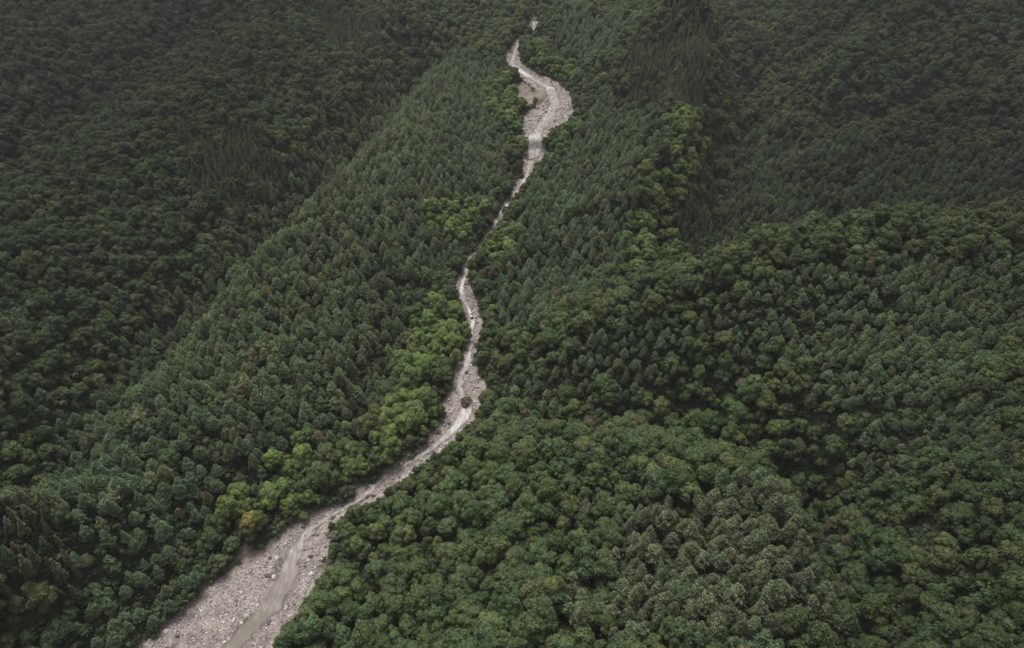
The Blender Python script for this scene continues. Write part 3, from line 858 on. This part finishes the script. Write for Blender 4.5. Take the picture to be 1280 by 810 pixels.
iw = in_water(bx, by); keep = ~iw | (rng.random(len(bx)) < .35); keep &= ~(iw & (by < 175))
bx, by, bt, iw = bx[keep], by[keep], bt[keep], iw[keep]
for qx, qy, qr in ((660, 199, 1.5), (664, 200, 1.2), (668, 199, 1.0), (672, 197, .9), (657, 196, 1.1)):
    a_, b_ = at(qx, qy); bx = np.append(bx, a_); by = np.append(by, b_); bt = np.append(bt, .5); iw = np.append(iw, True)
bz_ = bed_height(bx, by, bt); px, py, dp = project(bx, by, bz_)
br = np.exp(rng.normal(-.25, .42, len(bx))); br = np.clip(br, .35, 1.15); br[-5:] = (1.6, 1.3, 1.1, .9, 1.2)
o_ = np.argsort(-br * ((px > 0) & (py < 722)) / dp)[:290]
print('boulders', len(o_))
dark = (rng.random(len(bx)) < .45); dark[-5:] = True
zones_b = {}
for i in o_:
    seg = ('on the broad fan at the lower end' if py[i] > 640 else 'in the narrow lower reach' if py[i] > 530 else 'on the wide bar below the narrows' if py[i] > 440
           else 'in the reach above the narrows' if py[i] > 340 else 'in the tree-lined middle reach' if py[i] > 205 else 'near the waterfall' if py[i] > 160 else 'on the upper bend')
    ty = ('large ' if br[i] > 1.1 else 'small ' if br[i] < .6 else '') + ('dark' if dark[i] else 'pale')
    zones_b.setdefault((ty, seg), []).append(i)
for (ty, seg), mem in zones_b.items():
    mem.sort(key=lambda i: -py[i])
    for j, i in enumerate(mem):
        e = link('boulder', ROCKS[int(rng.integers(0, 6))])
        e.location = (bx[i], by[i], bz_[i] + br[i] * .15); e.rotation_euler = (rng.normal(0, .3), rng.normal(0, .3), rng.uniform(0, 6.28))
        e.scale = (br[i], br[i] * rng.uniform(.8, 1.25), br[i] * rng.uniform(.75, 1.1))
        e['tint'] = [float(v) for v in ((np.array([.105, .09, .09]) if dark[i] else np.array([.40, .37, .36])) * rng.uniform(.75, 1.2))]
        base = f'{ty} boulder {seg}'
        if len(mem) > 1:
            base += ', nearest one' if j == 0 else (', farthest upstream' if j == len(mem) - 1 else f', number {j + 1} going upstream')
        tag(e, base, 'boulder', 'boulders in the gravel bed')
# gravel: small stones nobody could count
gxp, gyp, gt = bed_points(42000, rng, 110, 700)
k = ~in_water(gxp, gyp, .3) ; gxp, gyp, gt = gxp[k], gyp[k], gt[k]
n = len(gxp); gr = np.clip(np.exp(rng.normal(-1.65, .5, n)), .1, .75)
clump = fbm(gxp / 4, gyp / 4, 3)
k = (clump > -.35) | (rng.random(n) < .35); gxp, gyp, gt, gr = gxp[k], gyp[k], gt[k], gr[k]; n = len(gxp)
gtint = np.tile(np.array([.27, .236, .224]), (n, 1)) * np.exp(rng.normal(0, .38, (n, 1))); gtint = np.clip(gtint, .06, .6)
src = [o for o in COL.objects if o.name.startswith('boulder')][:6]
gv = scatter('gravel', np.stack([gxp, gyp, bed_height(gxp, gyp, gt) + gr * .1], 1), np.stack([gr, gr * .9, gr * .8], 1),
             np.stack([rng.normal(0, .4, n), rng.normal(0, .4, n), rng.uniform(0, 6.28, n)], 1), rng.integers(0, len(src), n), gtint, [(s_,) for s_ in src])
tag(gv, 'pale pinkish gravel and cobbles strewn over the riverbed', 'gravel', kind='stuff')

# driftwood
def log_mesh(seed, Ln):
    rng = np.random.default_rng(seed); V = []; Fc = []; ns = 7
    npt = 7; p = np.zeros((npt, 3)); p[:, 0] = np.linspace(-Ln / 2, Ln / 2, npt); p[:, 1] = np.cumsum(rng.normal(0, .12, npt)); p[:, 2] = .2
    for i in range(npt):
        rr = .24 * (1 - .7 * i / (npt - 1)) + .03
        for q in range(ns):
            t = 6.2832 * q / ns; V.append((p[i, 0], p[i, 1] + rr * math.cos(t), p[i, 2] + rr * math.sin(t)))
    for i in range(npt - 1):
        for q in range(ns):
            a = i * ns + q; b = i * ns + (q + 1) % ns; Fc.append((a, b, b + ns, a + ns))
    for s_ in (2, 4):
        o = len(V); b0 = p[s_]; e = b0 + np.array([.8, rng.choice([-1, 1]) * .9, .5])
        for c, rr in ((b0, .09), (e, .02)):
            for q in range(4):
                t = 1.5708 * q; V.append((c[0] + rr * math.cos(t), c[1], c[2] + rr * math.sin(t)))
        for q in range(4): Fc.append((o + q, o + (q + 1) % 4, o + 4 + (q + 1) % 4, o + 4 + q))
    return quads('driftwood_log', V, Fc, M_DEADWOOD)
for j, (px_, py_, rz, Ln, lab) in enumerate([
        (352, 668, .9, 6, 'bleached driftwood log lying on the gravel fan near the yellowing tree'),
        (402, 706, .5, 7, 'grey fallen log lying along the right edge of the gravel fan'),
        (572, 488, 1.4, 5, 'thin driftwood log at the left edge of the wide gravel bar'),
        (592, 478, .2, 5, 'bleached driftwood log across the wide gravel bar'),
        (668, 202, .1, 6, 'pale log lodged below the waterfall'),
        (700, 128, 2.2, 6, 'bleached log on the outer side of the upper bend')]):
    x, y = at(px_, py_); o = link('driftwood_log', log_mesh(700 + j, Ln)); o.location = (x, y, float(zs(np.array(y))) + .35); o.rotation_euler = (0, 0, rz)
    tag(o, lab, 'log')

# check dam under the waterfall: concrete sill with two wings
def box(x0, x1, y0, y1, z0, z1, batter=0):
    v = [(x0, y0 - batter, z0), (x1, y0 - batter, z0), (x1, y1, z0), (x0, y1, z0), (x0, y0, z1), (x1, y0, z1), (x1, y1, z1), (x0, y1, z1)]
    f = [(0, 3, 2, 1), (4, 5, 6, 7), (0, 1, 5, 4), (1, 2, 6, 5), (2, 3, 7, 6), (3, 0, 4, 7)]
    return v, f
def part(name, bxs, parent, mat):
    V = []; Fc = []
    for v, f in bxs:
        o = len(V); V += v; Fc += [tuple(o + i for i in q) for q in f]
    return link(name, new_mesh(name, V, Fc, mat), parent)
yD = YFALL + 3.2; l_, r_ = bed_edges(np.array([yD])); l_ = float(l_[0]); r_ = float(r_[0]); zt = float(zs(np.array(yD + 3)))
dam = bpy.data.objects.new('check_dam', None); COL.objects.link(dam); dam.location = ((l_ + r_) / 2, yD, zt - 6)
tag(dam, 'low concrete check dam with water pouring over its middle on the upper stream', 'dam')
w = (r_ - l_) / 2
part('sill', [box(-w, w, .6, 2.0, 0, 5.9, 1.2)], dam, M_CONCRETE)
part('wing', [box(-w - 4, -w + 1.2, .4, 2.2, 0, 7.6, 1.2)], dam, M_CONCRETE)
part('wing', [box(w - 1.2, w + 4, .4, 2.2, 0, 7.6, 1.2)], dam, M_CONCRETE)

# ------------------------------------------------------------------ light, sky, camera
EL, AZ = math.radians(72), math.radians(-30)
W = bpy.data.worlds.new('World'); SC.world = W; W.use_nodes = True
nt = W.node_tree; bg = nt.nodes['Background']
sky = nt.nodes.new('ShaderNodeTexSky'); sky.sky_type = 'NISHITA'; sky.sun_disc = False; sky.sun_elevation = EL; sky.sun_rotation = AZ
sky.air_density = 1.0; sky.dust_density = 4.0; sky.ozone_density = 1.0
hs = nt.nodes.new('ShaderNodeHueSaturation'); hs.inputs['Saturation'].default_value = .12
nt.links.new(sky.outputs[0], hs.inputs['Color']); nt.links.new(hs.outputs[0], bg.inputs['Color'])
bg.inputs['Strength'].default_value = .15
sl = bpy.data.lights.new('sun', 'SUN'); sl.energy = 3.5; sl.angle = math.radians(28); sl.color = (1, .965, .92)
so = bpy.data.objects.new('sun', sl); COL.objects.link(so)
dv = Vector((math.sin(AZ) * math.cos(EL), math.cos(AZ) * math.cos(EL), math.sin(EL)))
so.rotation_euler = dv.to_track_quat('Z', 'Y').to_euler()

# thin mountain haze: a real body of air filling the valley
hz, nt, b_ = mat_new('haze'); nt.nodes.remove(b_)
vs = nt.nodes.new('ShaderNodeVolumePrincipled'); vs.inputs['Density'].default_value = HAZE; vs.inputs['Color'].default_value = (.93, .96, 1, 1); vs.inputs['Anisotropy'].default_value = .1
nt.links.new(vs.outputs[0], nt.nodes['Material Output'].inputs['Volume'])
v_, f_ = box(-1600, 1600, -300, 2100, -60, 420)
hazo = link('haze', new_mesh('haze', v_, f_, hz)); tag(hazo, kind='structure')

cam = bpy.data.cameras.new('camera'); cam.sensor_width = 36; cam.lens = 36 * FPX / 1280; cam.clip_end = 6000; cam.clip_start = 1
co = bpy.data.objects.new('camera', cam); COL.objects.link(co); co.location = (0, 0, CAM_Z); co.rotation_euler = (math.pi / 2 - PITCH, 0, 0)
SC.camera = co
SC.view_settings.view_transform = 'Standard'; SC.view_settings.look = 'None'; SC.view_settings.exposure = 0; SC.view_settings.gamma = 1
SC.cycles.max_bounces = 5; SC.cycles.diffuse_bounces = 3; SC.cycles.glossy_bounces = 2; SC.cycles.transmission_bounces = 3; SC.cycles.transparent_max_bounces = 4
